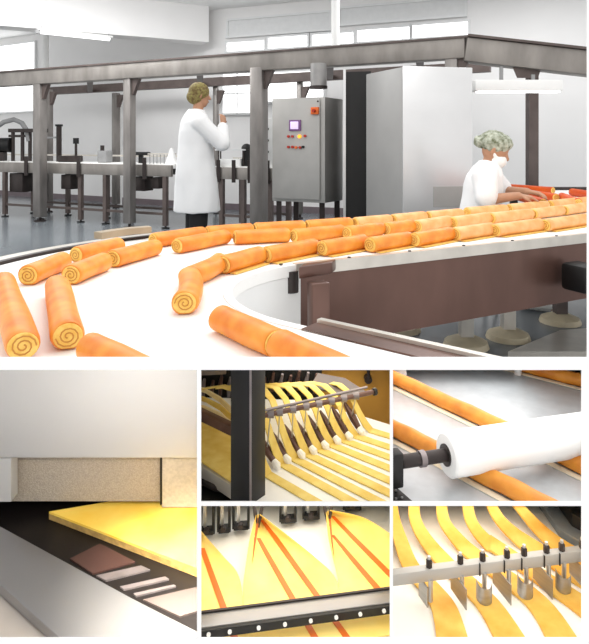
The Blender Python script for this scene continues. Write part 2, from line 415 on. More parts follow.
# ------------------------------------------------------------------ background conveyors
def conveyor(px0, D0, px1, D1, z, label, legs, w=.5, rails=True):
    a, b = Vector(XY(px0,D0)), Vector(XY(px1,D1)); u = (b-a).normalized(); n = Vector((-u.y,u.x))
    n = n if n.y > 0 else -n
    L = (b-a).length
    t = thing('roller_conveyor', label, 'conveyor', ((a.x+b.x)/2+n.x*w/2,(a.y+b.y)/2+n.y*w/2,0))
    MB().prism([a+n*.03, b+n*.03, b+n*(w-.03), a+n*(w-.03)], z-.06, z).build('belt', M_belt, t)
    for k, off in enumerate((0, w)):
        MB().prism([a+n*(off-.025), b+n*(off-.025), b+n*(off+.025), a+n*(off+.025)], z-.17, z-.012, .004).build('side_rail', M_gantry, t)
    for f in legs:
        for k, off in enumerate((0.0, w)):
            p = a+u*(f*L)+n*off
            o = MB().box((p.x,p.y,(z-.17)/2+.02), (.06,.06,z-.21), math.atan2(u.y,u.x)).build('leg', M_gdark, t)
            MB().cyl((p.x,p.y,0),(p.x,p.y,.018),.055).cyl((p.x,p.y,.018),(p.x,p.y,.05),.015).build('foot', M_black, o)
    f0, f1 = a+u*(min(legs)*L), a+u*(max(legs)*L)
    for zz in (.20,):
        for off in (0, w): MB().beam((f0.x+n.x*off,f0.y+n.y*off,zz),(f1.x+n.x*off,f1.y+n.y*off,zz),.03,.035).build('stretcher', M_gdark, t)
    if rails:
        for f in (.12,.37,.62,.9):
            p = a+u*(f*L)-n*.045
            MB().box((p.x,p.y,z-.06),(.05,.03,.3)).build('guide_bracket', M_dark, t)
        MB().beam((a.x+n.x*w,a.y+n.y*w,z+.10),(b.x+n.x*w,b.y+n.y*w,z+.10),.02,.025).build('guide_rail', M_rail, t)
        for f in (.1,.5,.9):
            p = a+u*(f*L)+n*w
            MB().cyl((p.x,p.y,z-.02),(p.x,p.y,z+.1),.012,8).build('rail_support', M_dark, t)
    return t, a, u, n, L
cvt, ca, cu, cn, cl_ = conveyor(-40, 10.1, 172, 8.2, .885, 'long steel conveyor with white belt running behind the left gantry posts', (.25,.43,.62,.73,.975), .55)
conveyor(213, 8.2, 276, 7.75, .86, 'short grey conveyor between standing worker and control cabinet', (.15,.5,.92), .5)
for f, hh, wd in ((.05,.5,.5),(.30,.3,.3),(.545,.22,.2),(.86,.2,.25),(.93,.16,.12)):
    p = ca+cu*(f*cl_)+cn*.12
    MB().box((p.x,p.y,.70-hh/2),(wd,.2,hh),math.atan2(cu.y,cu.x),.012).build('drive_box', M_dark, cvt)
# things along the conveyors
def item(px, D): return Vector((XY(px,D)[0], D))
p = item(12, 9.95); z = .885
t = thing('filling_machine', 'hose machine with pipe frame on the conveyor at far left', 'machine', (p.x,p.y,z))
MB().tube([W(-16,140,9.9),W(-8,130,9.9),W(4,122,9.9),W(14,119.5,9.9),W(22,123,9.9),W(27,131,9.9),W(29,141,9.9)], .04, 10).build('hose', M_grey, t)
MB().beam(W(9,130.5,9.9),W(47,130.5,9.75),.05,.06).beam(W(9,136,9.9),W(30,136,9.9),.04,.04).build('top_bar', M_dark, t)
for x in (13,22.5,30):
    q = item(x, 9.9); MB().cyl((q.x,q.y,z),(q.x,q.y,1.4),.03,10).build('upright', M_dark, t)
q = item(2, 9.9); MB().cyl((q.x-.25,q.y,1.15),(q.x+.15,q.y,1.15),.12,16).build('motor', M_black, t)
MB().box((q.x-.05,q.y,.96),(.2,.15,.14)).build('motor_mount', M_dark, t)
p = item(59, 9.62)
t = thing('sensor_post', 'dark upright sensor post with side arm on the left conveyor', 'post', (p.x,p.y,z))
MB().cyl((p.x,p.y,z),(p.x,p.y,1.45),.042,12).build('pole', M_dark, t); MB().cyl((p.x,p.y,1.45),(p.x,p.y,1.48),.06,12).build('cap', M_black, t)
MB().beam((p.x,p.y,1.27),(p.x-.32,p.y+.1,1.27),.03,.03).build('arm', M_grey, t)
p = item(76, 9.4)
t = thing('nozzle_stand', 'small dark nozzle stand on the conveyor right of sensor post', 'stand', (p.x,p.y,z))
MB().cyl((p.x,p.y,z),(p.x,p.y,1.2),.02,10).build('stem', M_dark, t); MB().cyl((p.x,p.y,1.17),(p.x,p.y,1.26),.045,12).build('head', M_black, t)
MB().cyl((p.x,p.y,z),(p.x,p.y,z+.03),.07,14).build('base', M_dark, t)
p = item(70, 9.3)
single('motor_box', MB().box((p.x,p.y,z+.05),(.35,.18,.10),-.4,.02), M_dark, 'low dark motor box lying on left conveyor below nozzle stand', 'box', (p.x,p.y,z))
p = item(105, 9.0)
t = thing('coder_unit', 'grey boxy unit on the conveyor just left of second gantry post', 'machine', (p.x,p.y,z))
MB().box((p.x,p.y,z+.09),(.17,.16,.18),-.4,.02).build('body', M_grey, t); MB().cyl((p.x-.04,p.y,z+.18),(p.x-.04,p.y,z+.26),.03).build('knob', M_dark, t)
p = item(141, 8.75)
single('black_tray', MB().box((p.x,p.y,z+.14),(.28,.1,.05),-.3,.02).box((p.x,p.y,z+.06),(.06,.06,.12)), M_black, 'small black tray on a stem above the conveyor behind worker', 'tray', (p.x,p.y,z))
p = item(171.5, 8.4)
single('white_cone', MB().tube([(p.x,p.y,z),(p.x,p.y,z+.02),(p.x,p.y,z+.22)],[.09,.085,.02],16), M_white, 'little white cone on the conveyor end beside worker', 'cone', (p.x,p.y,z))
p = item(162, 8.45)
t = thing('wire_basket', 'wire basket section at conveyor end beside standing worker', 'basket', (p.x,p.y,z))
m = MB()
for k in range(8): m.cyl((p.x-.17+k*.05,p.y,z),(p.x-.17+k*.05,p.y,z+.13),.006,6)
m.build('wires', M_grey, t); MB().beam((p.x-.2,p.y,z+.14),(p.x+.2,p.y,z+.14),.02,.02).build('rim', M_rail, t)
z = .86
p = item(232, 8.25)
t = thing('clear_hopper', 'white open box frame on the short conveyor right of worker', 'machine', (p.x,p.y,z))
MB().box((p.x,p.y,z+.05),(.3,.2,.1),-.2,.01).build('tray', M_white, t)
for sx in (-1,1):
    for sy in (-1,1): MB().cyl((p.x+sx*.17,p.y+sy*.11,z),(p.x+sx*.17,p.y+sy*.11,z+.22),.01,8).build('corner_rod', M_dark, t)
MB().box((p.x,p.y,z+.225),(.42,.26,.02),-.1).build('rim', M_bright, t)
p = item(248, 8.2)
single('pump_motor', MB().cyl((p.x-.02,p.y,z+.0),(p.x-.02,p.y,z+.22),.06,14).ball((p.x-.02,p.y,z+.24),.07), M_black, 'black rounded pump beside third gantry post', 'motor', (p.x,p.y,z))
p = item(270, 7.95)
t = thing('white_panel_unit', 'white panelled unit between third gantry post and control cabinet', 'machine', (p.x,p.y,z))
MB().box((p.x+.01,p.y,z+.32),(.2,.2,.64),0,.01).build('body', M_white, t)
for k in range(3): MB().cyl((p.x-.03,p.y-.1,z+.2+.15*k),(p.x-.03,p.y-.115,z+.2+.15*k),.02,12).build('dial', M_dark, t)

# ------------------------------------------------------------------ curved conveyor
BZ = .70
C0 = Vector((.25,1.87)); TF, TN = math.radians(117.8), math.radians(232)
RI, RO = .44, 1.5
def stations(Lf, Ln, ri, ro, na=40):
    out = []
    d = Vector((math.cos(TF-PI/2), math.sin(TF-PI/2)))
    n = Vector((math.cos(TF), math.sin(TF)))
    for k in range(6): out.append((C0+d*Lf*(1-k/6), n))
    for k in range(na+1):
        a = TF+(TN-TF)*k/na; out.append((C0.copy(), Vector((math.cos(a),math.sin(a)))))
    d2 = Vector((math.cos(TN+PI/2), math.sin(TN+PI/2))); n2 = Vector((math.cos(TN),math.sin(TN)))
    for k in range(1,5): out.append((C0+d2*Ln*k/4, n2))
    return out
def sweep(profile, st=None, clip=True):
    st = st or stations(4.0, .9, RI, RO)
    m = MB(); R = []
    for c, n in st: R.append([Vector((c.x+n.x*r, c.y+n.y*r, z)) for r, z in profile])
    m.rings(R)
    if clip: m.clip((0,0,E), (0,-.368,-1))
    return m
def rect(r0,r1,z0,z1): return [(r0,z0),(r1,z0),(r1,z1),(r0,z1)]
st = stations(4.0,.9,RI,RO)
cv = thing('curved_conveyor', 'wide U-shaped white conveyor belt carrying sponge rolls', 'conveyor', (C0.x,C0.y+1,0))
sweep(rect(RI+.03,RO-.1,BZ-.03,BZ)).build('belt', M_belt, cv)
sweep(rect(RO-.095,RO-.07,BZ-.03,BZ+.012)).build('guide_rail', M_dark, cv)
sweep(rect(RO-.068,RO+.02,BZ-.10,BZ+.004)).build('ledge', M_rail, cv)
sweep(rect(RI,RI+.028,BZ-.04,BZ+.006), st[:9]).build('edge_trim', M_rail, cv)
sweep(rect(RI+.002,RI+.029,BZ-.04,BZ+.003), st[8:48]).build('curve_rail', M_belt, cv)
ns_ = [(C0+Vector((math.cos(TN+PI/2),math.sin(TN+PI/2)))*q, Vector((math.cos(TN),math.sin(TN)))) for q in (.07,.2,.4,.7)]
sweep(rect(RI-.035,RI+.029,BZ-.04,BZ+.004), ns_).build('flange', M_brown, cv)
sweep(rect(RI-.055,RI-.036,BZ-.03,BZ+.012), ns_).build('edge_rail', M_rail, cv)
far = [s for s in st[:12]]; arc = st[11:47]; near = st[46:]
sweep(rect(RI+.005,RI+.02,BZ-.32,BZ-.042), st[:8]).build('side_panel', M_brown, cv)
sweep(rect(RI+.005,RI+.02,BZ-.62,BZ-.042), st[7:44]).build('curve_panel', M_white, cv)
sweep(rect(RI+.2,RO-.1,BZ-.10,BZ-.035), st[:10]).build('underframe', M_dark, cv)
a, b = G(304,268,BZ), G(331,263,BZ)
MB().prism([(a.x-.02,a.y-.05),(b.x,b.y-.05),(b.x+.02,b.y+.02),(a.x,a.y+.02)], BZ-.03, BZ+.012, .004).build('corner_cover', M_brown, cv)
q = G(296,272,BZ-.03); MB().cyl((q.x-.02,q.y-.02,BZ-.10),(q.x-.02,q.y-.02,BZ-.02),.03,14).build('drive_motor', M_dark, cv)
q = XY(318,2.2); MB().box((q[0],q[1]-.05,BZ-.14),(.07,.05,.2),.4,.006).build('gear_cover', M_brown, cv)
for px, py in ((466,346),(508,338),(560,322),(400,330)):
    g = G(px,py,0); 
    o = MB().box((g.x,g.y,.34),(.07,.07,.58)).build('leg', M_gdark if px in (560,400) else M_rail, cv)
    MB().tube([(g.x,g.y,0),(g.x,g.y,.03),(g.x,g.y,.06)],[.13,.12,.05],16).build('foot', M_cream, o)
g = W(581,277,2.84); MB().box((g.x,g.y,g.z),(.12,.14,.13),.48,.02).build('motor', M_black, cv)
# tan guide bar along the outer ledge
A = [G(x,y,BZ+.03) for x,y in ((98,239),(112,236.5),(130,234),(150,232.5))]
MB().ribbon(A, (0,1,0), .05, .03).build('tan_guide_bar', M_tan, cv)
for k in range(12):
    a = math.radians(117.8); d = Vector((math.cos(a-PI/2),math.sin(a-PI/2))); n = Vector((math.cos(a),math.sin(a)))
    p = C0+d*(-.1+k*.3)+n*(RI+.014)
    MB().cyl((p.x,p.y,BZ+.006),(p.x,p.y,BZ+.010),.007,8).build('screw', M_dark, cv)
# floor plate
pl = [G(508,357,.0),G(590,357,0),G(600,332,0),G(560,335,0)]
single('floor_plate', MB().prism([(q.x,q.y) for q in pl], .0, .03), M_rail, 'pale flat metal plate on the floor under the curved conveyor', 'plate', (pl[0].x,pl[0].y,0))

# feed table at the right
fp = [G(501,190,BZ),G(506,203.5,BZ)]
d = Vector((math.cos(TF-PI/2), math.sin(TF-PI/2))); n = Vector((math.cos(TF), math.sin(TF)))
e1 = C0+n*(RO+.04)+d*2.75; e2 = C0+n*(RO+.04)+d*4.6; e3 = Vector((3.25,6.0))
fd = thing('feed_conveyor', 'white feed table behind seated worker carrying dark orange rolls', 'conveyor', (e2.x,e2.y,0))
poly = [(fp[0].x,fp[0].y),(e1.x,e1.y),(e2.x,e2.y),(e3.x,e3.y)]
MB().prism(poly, BZ-.05, BZ).build('belt', M_belt, fd)
MB().beam((poly[0][0],poly[0][1],BZ-.02),(e3.x,e3.y,BZ-.02),.05,.1).build('side_rail', M_dark, fd)
for k,(x,y) in enumerate(poly):
    c = sum((Vector(q) for q in poly), Vector((0,0)))/4; p = Vector((x,y))*.85+c*.15
    MB().box((p.x,p.y,(BZ-.05)/2),(.06,.06,BZ-.05)).build('leg', M_gdark, fd)

# ------------------------------------------------------------------ sponge rolls
def roll(name, a, b, r, label, group, skin=M_skinroll, turns=2.2, bend=0.0, flat=.92, cut=False, flap=False):
    a, b = Vector(a), Vector(b); L = (b-a).length; d = (b-a)/L
    sd = d.cross(Vector((0,0,1))).normalized(); up = sd.cross(d)
    mid = (a+b)/2
    t = thing(name, label, 'sponge roll', (mid.x, mid.y, mid.z-r*.88), group)
    seg, ns = 22, 10; R = []; ph = random.uniform(0,6)
    prof = [(0,.90),(.012,.975),(.03,1)]+[(k/ns,1) for k in range(1,ns)]+[(.97,1),(.988,.975),(1,.90)]
    def ctr(f): return a+d*(L*f)+sd*(bend*4*f*(1-f))
    for f, s in prof:
        c = ctr(f); ring = []
        for k in range(seg):
            th = 2*PI*k/seg
            rr = r*s*(1+.025*math.sin(3*th+ph+f*4)+.02*math.sin(f*9+ph))
            ring.append(c+sd*(math.cos(th)*rr)+up*(max(math.sin(th)*flat,-.86)*rr))
        R.append(ring)
    mm = MB().rings(R)
    if cut: mm.clip((0,0,E), (0,-.3695,-1))
    mm.build('crust', skin, t)
    if flap:
        q0, q1 = ctr(.05)-up*(r*.84), ctr(.97)-up*(r*.84)
        sv = sd if sd.y < 0 else -sd
        MB().ribbon([q0+sv*r*.95,(q0+q1)/2+sv*r*1.0,q1+sv*r*.95], sv, r*.75, .004).build('pale_flap', M_crumb, t)
    for f, sg in ((0,-1),) if cut else ((0,-1),(1,1)):
        c = ctr(f)+d*(sg*.0008); m = MB(); ring = []; ring2 = []
        for k in range(seg):
            th = 2*PI*k/seg; v = sd*(math.cos(th)*r*.86)+up*(max(math.sin(th)*flat,-.86)*r*.86)
            ring.append(c+v); ring2.append(c+v*.94+d*sg*.003)
        m.rings([ring, ring2] if sg > 0 else [ring, ring2]); e = m.build('end_crumb', M_crumb, t)
        sp = []
        for k in range(26):
            q = k/25; th = ph+q*turns*2*PI; rr = r*(.1+.62*q)
            sp.append(c+d*(sg*.0035)+sd*(math.cos(th)*rr)+up*(math.sin(th)*flat*rr))
        MB().tube(sp, r*.045, 5).build('filling_swirl', M_fill, e)
    return t
ORD = ['first','second','third','fourth','fifth','sixth','seventh','eighth','ninth','tenth','eleventh','twelfth','thirteenth']
def pxroll(p, label, group, r=.036, skin=M_skinroll, bend=0, cut=False, flap=False):
    (x0,y0),(x1,y1) = p
    a, b = G(x0,y0,BZ+r*.895), G(x1,y1,BZ+r*.895)
    return roll('sponge_roll', a, b, r, label, group, skin, bend=bend, cut=cut, flap=flap)
rowA = [((3,282),(23,346)),((28,275.5),(63,260.5)),((76,255),(119,245)),((153,240.5),(203,233.5)),((207,233),(251,229.5)),((255,229.5),(303,226.5)),((307,226.5),(350,223.5)),
        ((355,223.5),(389,220)),((393,220),(424,217)),((428,217),(460,213.5)),((467,212.5),(505,209.5)),((509,209),(546,205.5)),((550,205),(590,200.5))]
rowB = [((57,285),(68,336)),((71,275),(104,261.5)),((113,259),(156,247)),((177,246),(226,236.5)),((235,237.5),(288,235)),((294,236),(342,231)),((347,233),(381,228.5)),((386,229),(413,225.5)),((417,226.5),(449,221.5)),
        ((453,222.5),(488,218)),((491,218.5),(530,214)),((533,214),(561,210.5)),((564,210.5),(592,206.5))]
rowC = [((184.5,303),(189,276)),((190,276),(220,262)),((223,265),(260,254.5)),((266,255),(315,246)),((322,248.5),(364,241.5)),((370,245),(409,238.5)),((414,240),(451,233.5)),((455,234.5),(491,229)),((495,230.5),(541,224.5)),((545,225.5),(592,218.5))]
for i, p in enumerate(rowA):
    pxroll(p, '%sorange sponge roll, %s from the left in the outer row on the curved belt' % ('glare-paled ' if i > 6 else '', ORD[i]), 'sponge rolls on the curved belt', skin=M_skinglare if i > 6 else M_skinroll)
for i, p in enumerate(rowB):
    pxroll(p, '%sorange sponge roll, %s from the left in the middle row on the curved belt' % ('glare-paled ' if i > 7 else '', ORD[i]), 'sponge rolls on the curved belt', skin=M_skinglare if i > 7 else M_skinroll)
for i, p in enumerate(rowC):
    pxroll(p, '%sorange sponge roll, %s from the bend in the inner row beside the inner rail' % ('glare-paled ' if i > 6 else '', ORD[i]), 'sponge rolls on the curved belt', bend=.012 if i < 2 else 0, flap=i > 1, skin=M_skinglare if i > 6 else M_skinroll)
pxroll(((90,347),(150,378)), 'orange sponge roll cut by the bottom edge at left of curved belt', 'sponge rolls on the curved belt', .034, cut=True)
pxroll(((220,318),(276,343)), 'large orange sponge roll on the near arm of curved belt, left one of two', 'sponge rolls on the curved belt', .034)
pxroll(((279,344),(360,380)), 'large orange sponge roll on near arm of curved belt, at the bottom edge', 'sponge rolls on the curved belt', .034, cut=True)
for i,(p,l) in enumerate([(((505,187),(553,190.5)),'long reddish sponge roll, farthest one on the feed table right of seated worker'),
        (((511,191),(556,197.5)),'reddish sponge roll on feed table, second row from the back'),
        (((514,195.5),(543,203)),'reddish sponge roll nearest the seated worker\'s hands on the feed table'),
        (((562,196.5),(578,203)),'short reddish sponge roll turned towards viewer on the feed table'),
        (((572,192),(592,195)),'reddish sponge roll at the right photo edge on the feed table')]):
    pxroll(p, l, 'reddish rolls on the feed table', .036, M_skinred)

# ------------------------------------------------------------------ people
class Fig:
    def __init__(s, loc, fwd):
        s.o = Vector(loc); s.f = Vector((fwd[0],fwd[1],0)).normalized(); s.l = Vector((-s.f.y, s.f.x, 0)); s.R = Matrix((s.f, s.l, Vector((0,0,1)))).transposed()
    def __call__(s, f, l, z): return s.o+s.f*f+s.l*l+Vector((0,0,z))
def chain(m, pts, rr):
    for (a,b),(ra,rb) in zip(zip(pts,pts[1:]), zip(rr,rr[1:])): m.capsule(a,b,ra,rb)
def head(m, P, c, pitch, k=1.0):            # c=(f,l,z) centre of head
    R = P.R @ Matrix.Rotation(pitch, 3, 'Y')
    def q(f,l,z): return P(*c)+R@Vector((f*k,l*k,z*k))
    m.ball(q(0,0,.02), .098*k, (1,.82,1.12), R, 20)          # skull
    m.ball(q(.022,0,-.055), .072*k, (.95,.82,1.05), R, 18)     # jaw and face
    m.ball(q(.045,0,-.098), .03*k, (1,1.1,.8), R, 12)         # chin
    m.capsule(q(.088,0,.012), q(.107,0,-.026), .010*k, .016*k, 10) # nose
    m.ball(q(.094,0,-.062), .014*k, (.7,1.8,.45), R, 10)       # mouth
    for s in (-1,1):
        m.ball(q(.083,s*.032,.012), .014*k, (.6,1.1,.8), R, 10)   # eyes
        m.capsule(q(-.005,s*.081,.018), q(-.012,s*.080,-.022), .017*k, .011*k, 8)
    return q
def hand(m, P, wrist, dirv, palmn, side, curl=.5, k=1.0):
    d = Vector(dirv).normalized(); pn = Vector(palmn); pn = (pn-d*pn.dot(d)).normalized(); sd = d.cross(pn).normalized()*side
    w0 = Vector(wrist)
    for j in (-1,0,1): m.capsule(w0+sd*(.008*j), w0+d*.085*k+sd*(.027*j*k), .018*k, .0135*k, 10)
    for j, ln in zip((-1.5,-.5,.5,1.5), (.066,.078,.072,.056)):
        b0 = w0+d*.085*k+sd*(.0195*j*k); dd = d; pts = [b0]
        for s_ in (.45,.32,.23):
            ang = curl*(.5+.5*len(pts))*.55
            dd = (dd*math.cos(ang)+pn*math.sin(ang)).normalized(); pts.append(pts[-1]+dd*ln*s_*k)
        chain(m, pts, [.0088*k,.0082*k,.0076*k,.0065*k])
    t0 = w0+d*.03*k-sd*.022*k
    chain(m, [t0, t0+(d*.6-sd*.7+pn*.3).normalized()*.04*k, t0+(d*.6-sd*.7+pn*.3).normalized()*.04*k+(d*.9+pn*.4).normalized()*.035*k], [.0125*k,.0105*k,.008*k])

def coat_rings(P, data, lean=0, folds=.012):
    R = []
    for z, f0, hf, hl in data:
        ring = []
        for k in range(40):
            th = 2*PI*k/40
            w_ = 1+folds*math.sin(5*th+z*3)*max(0,(1.15-z))*2
            ring.append(P(f0+math.cos(th)*hf*w_, math.sin(th)*hl*w_, z))
        R.append(ring)
    return R
def man():
    X, D = XY(197, 6.5); P = Fig((X,D,0), (.93,.36))
    t = thing('person', 'standing person in long white coat and hair net, seen from behind, one hand raised', 'person', (X,D,0))
    m = MB()
    chain(m, [P(-.02,0,.92),P(-.02,0,1.15),P(-.01,0,1.38)], [.13,.13,.11])
    chain(m, [P(-.01,0,1.40),P(.02,0,1.60)], [.062,.056])
    for s in (-1,1):
        chain(m, [P(-.01,s*.09,.9),P(0,s*.10,.5),P(-.02,s*.10,.09)], [.085,.06,.043])
        chain(m, [P(-.03,s*.10,.055),P(.15,s*.12,.035)], [.04,.03])
        chain(m, [P(-.02,s*.08,1.39),P(-.01,s*.18,1.385)], [.055,.05])
    # right arm (near us) bent up, left arm in front
    rs, re, rw = P(-.01,-.2,1.39), P(.22,-.23,1.17), P(.255,-.12,1.375)
    chain(m, [rs, re, rw], [.055,.045,.03]); hand(m, P, rw, (rw-re), -P.f*.3+P.l, 1, .6)
    ls, le, lw = P(-.01,.2,1.39), P(.07,.23,1.12), P(.2,.06,1.25)
    chain(m, [ls, le, lw], [.055,.045,.03]); hand(m, P, lw, (lw-le), -P.l, -1, .5)
    head(m, P, (.035,0,1.685), .05, 1.0)
    fused(m, .006, 3).build('body', M_skin, t)
    c = MB()
    c.rings(coat_rings(P, [(.43,-.0,.25,.25),(.55,-.0,.245,.245),(.8,-.01,.225,.235),(1.0,-.02,.20,.215),(1.15,-.02,.185,.215),(1.3,-.02,.175,.225),(1.40,-.02,.155,.215),(1.47,-.015,.12,.16),(1.535,-.005,.082,.085)]))
    for s in (-1,1): c.capsule(P(-.015,s*.06,1.425), P(-.01,s*.19,1.385), .10,.098)
    chain(c, [rs, re], [.098,.086]); chain(c, [re, re+(rw-re)*.8], [.086,.064])
    chain(c, [ls, le], [.095,.08]); chain(c, [le, le+(lw-le)*.85], [.072,.055])
    f = fused(c, .011, 4)
    for v in f.bm.verts: v.co += v.normal*.012*noise.noise(Vector((v.co.x*9,v.co.y*9,v.co.z*4)))
    f.build('coat', M_coat, t)
    c = MB()
    for s in (-1,1): chain(c, [P(-.01,s*.09,.88),P(0,s*.10,.5),P(-.015,s*.105,.10)], [.12,.105,.092])
    fused(c, .012, 3).build('trousers', M_trou, t)
    for s in (-1,1):
        c = MB(); c.capsule(P(-.05,s*.105,.052), P(.12,s*.12,.045), .05, .042); fused(c,.01,2).build('shoe', M_black, t)
    n_ = MB(); R = P.R@Matrix.Rotation(.05,3,'Y')
    n_.ball(P(.02,0,1.725), .112, (1.03,.9,.98), R, 20); n_.ball(P(-.02,0,1.67), .1, (.95,.86,.85), R, 18)
    fused(n_, .008, 3).build('hair_net', M_net2, t)
man()
def woman():
    X, D = XY(479, 4.42); P = Fig((X,D,0), (.94,-.34))
    t = thing('person', 'seated person in white short-sleeved coat, hair net and mask, bending over the rolls', 'person', (X,D,0))
    m = MB()
    chain(m, [P(-.02,0,.56),P(.0,0,.75),P(.05,0,.93)], [.13,.12,.09])
    chain(m, [P(.05,0,.95),P(.08,0,1.06)], [.05,.046])
    for s in (-1,1):
        chain(m, [P(-.02,s*.09,.53),P(.36,s*.12,.45),P(.33,s*.12,.09)], [.085,.06,.04]); chain(m, [P(.31,s*.12,.05),P(.47,s*.13,.035)], [.038,.03])
        chain(m, [P(.05,s*.07,.935),P(.05,s*.155,.925)], [.045,.045])
    rs, re, rw = P(.05,-.175,.935), P(.06,-.215,.765), P(.27,-.2,.80)
    chain(m, [rs, re, rw], [.05,.042,.027]); hand(m, P, rw, P.f-Vector((0,0,.12)), Vector((0,0,-1)), 1, .5, .95)
    ls, le, lw = P(.05,.175,.935), P(.16,.2,.80), P(.33,.02,.815)
    chain(m, [ls, le, lw], [.05,.042,.027]); hand(m, P, lw, P.f-Vector((0,0,.12))-P.l*.3, Vector((0,0,-1)), -1, .5, .95)
    q = head(m, P, (.108,0,1.105), .36, .96)
    fused(m, .006, 3).build('body', M_skin, t)
    c = MB()
    c.rings(coat_rings(P, [(.50,.0,.16,.19),(.6,.0,.152,.185),(.72,.012,.145,.18),(.84,.028,.142,.185),(.93,.04,.13,.18),(.99,.055,.10,.14),(1.035,.07,.07,.075)], folds=.02))
    for s in (-1,1): c.capsule(P(.05,s*.06,.955), P(.05,s*.17,.925), .09,.09)
    chain(c, [rs, rs+(re-rs)*.85], [.09,.085]); chain(c, [ls, ls+(le-ls)*.85], [.09,.085])
    f = fused(c, .009, 4)
    for v in f.bm.verts: v.co += v.normal*.009*noise.noise(Vector((v.co.x*12,v.co.y*12,v.co.z*7)))
    f.build('coat', M_coat, t)
    c = MB()
    for s in (-1,1): chain(c, [P(-.02,s*.09,.53),P(.36,s*.12,.45),P(.335,s*.12,.12)], [.11,.085,.075])
    fused(c, .011, 3).build('trousers', M_coat, t)
    for s in (-1,1):
        c = MB(); c.capsule(P(.30,s*.12,.048), P(.46,s*.13,.042), .046,.04); fused(c,.01,2).build('shoe', M_white, t)
    n_ = MB()
    R = P.R@Matrix.Rotation(.38,3,'Y')
    n_.ball(q(-.02,0,.062), .108, (1.04,.95,.82), R, 22); n_.ball(q(-.125,0,.035), .045, (1,1.2,1), R, 14); n_.ball(q(.02,0,.085), .085, (1,1.1,.7), R, 16)
    f = fused(n_, .008, 2)
    for v in f.bm.verts: v.co += v.normal*.010*noise.noise(v.co*28)
    f.build('hair_net', M_net, t)
    k_ = MB(); k_.ball(q(.046,0,-.056), .068, (.98,1.0,.84), R, 18); k_.capsule(q(.03,.05,-.04), q(-.01,.078,.0), .02,.008); k_.capsule(q(.03,-.05,-.04), q(-.01,-.078,.0), .02,.008); fused(k_,.006,2).build('face_mask', M_white, t)
    # stool
    s0 = P(-.02,0,0)
    st_ = thing('stool', 'low round stool beneath the seated worker behind the belt', 'stool', (s0.x,s0.y,0))
    MB().cyl((s0.x,s0.y,.35),(s0.x,s0.y,.395),.17,24).build('seat', M_dark, st_)
    for k in range(4):
        a = PI/4+k*PI/2; MB().cyl((s0.x+.1*math.cos(a),s0.y+.1*math.sin(a),.35),(s0.x+.17*math.cos(a),s0.y+.17*math.sin(a),0),.014,8).build('leg', M_steel, st_)
woman()
# ------------------------------------------------------------------ lower bays
BAYS = {'LL':(None,198.3,368.6,None),'TM':(199.8,390.9,368.6,503.3),'TR':(392.1,583.8,368.6,503.3),'BM':(199.8,390.9,504.6,None),'BR':(392.1,583.8,504.6,None)}
BAY = None
def fit(m):                                # nothing reaches through the partitions of its bay
    x0,x1,y0,y1 = BAYS[BAY]
    if x0: m.clip((0,0,E), (-1,(x0-CX)/F,0))
    if x1: m.clip((0,0,E), (1,-(x1-CX)/F,0))
    if y0: m.clip((0,0,E), (0,(y0-HY)/F,1))
    if y1: m.clip((0,0,E), (0,-(y1-HY)/F,-1))
    return m
def fb(m, *a, **k): return fit(m).build(*a, **k)
def pg(pts, z): return [tuple(G(x,y,z))[:2] for x,y in pts]
M_ovenhood = mat('oven_hood_enamel', (190,188,186), .45, .1, .06, 3)
M_curtain = mat('woven_oven_curtain', (182,170,154), .85, var=.3, scale=330, bump=.3)
M_curtain2 = mat('pale_oven_curtain', (196,188,176), .8, var=.2, scale=120)
M_sheet = mat('yellow_sponge_sheet', (255,220,104), .55, var=.12, scale=10, c2=(252,204,74), spec=.25)
M_sheetside = mat('sponge_side', (196,158,90), .8, var=.35, scale=60, bump=.3)
M_bed = mat('dark_oven_bed', (24,17,15), .5, .2, .4, 20)
M_bar = mat('bed_bar_steel', (150,140,140), .35, .6, .3, 20)
M_ledge = mat('ledge_steel', (158,156,156), .34, .75, .2, 4, stretch=(.4,.4,.4))
M_litside = mat('lit_ledge_side', (226,216,206), .4, .3, .2, 4)  # light on the ledge's side, put into a pale colour
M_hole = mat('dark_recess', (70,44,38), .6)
M_strip = mat('yellow_dough_strip', (240,214,126), .6, var=.16, scale=30, c2=(226,192,92), spec=.25)
M_strip2 = mat('golden_dough_strip', (243,200,100), .55, var=.25, scale=16, c2=(230,162,56), spec=.3)
M_cream = mat('cream_dough_strip', (246,234,196), .6, var=.2, scale=30, c2=(232,206,140))
M_table = mat('white_table', (250,247,240), .55, var=.03, spec=.3)
M_clip = mat('brown_steel_clip', (112,84,74), .35, .55, .35, 30)
M_mustard = mat('mustard_panel', (222,164,66), .6, var=.2, scale=6)
M_postface = mat('dark_post', (44,44,46), .38, .45, .25, 8)
M_tray = mat('tray_steel', (202,206,209), .35, .15, .14, 26)
M_longroll = mat('long_roll_crust', (236,160,60), .4, var=.35, scale=16, c2=(202,118,34), spec=.4)
M_paper = mat('pale_paper', (250,240,214), .6, var=.05)
M_roller = mat('white_roller', (252,252,250), .5, var=.02)
M_dough = mat('yellow_dough_sheet', (255,233,146), .5, var=.12, scale=9, c2=(253,218,112), spec=.3)
M_jam = mat('jam_stripe', (232,112,26), .4, var=.2, scale=20)
M_foldshade = mat('fold_shade', (190,104,36), .6, var=.3)  # shade of the pinched folds, painted as brown strips
M_slate = mat('slate_plate', (140,148,154), .35, .4, .2)
M_bolt = mat('bolt_steel', (196,196,196), .3, .7)

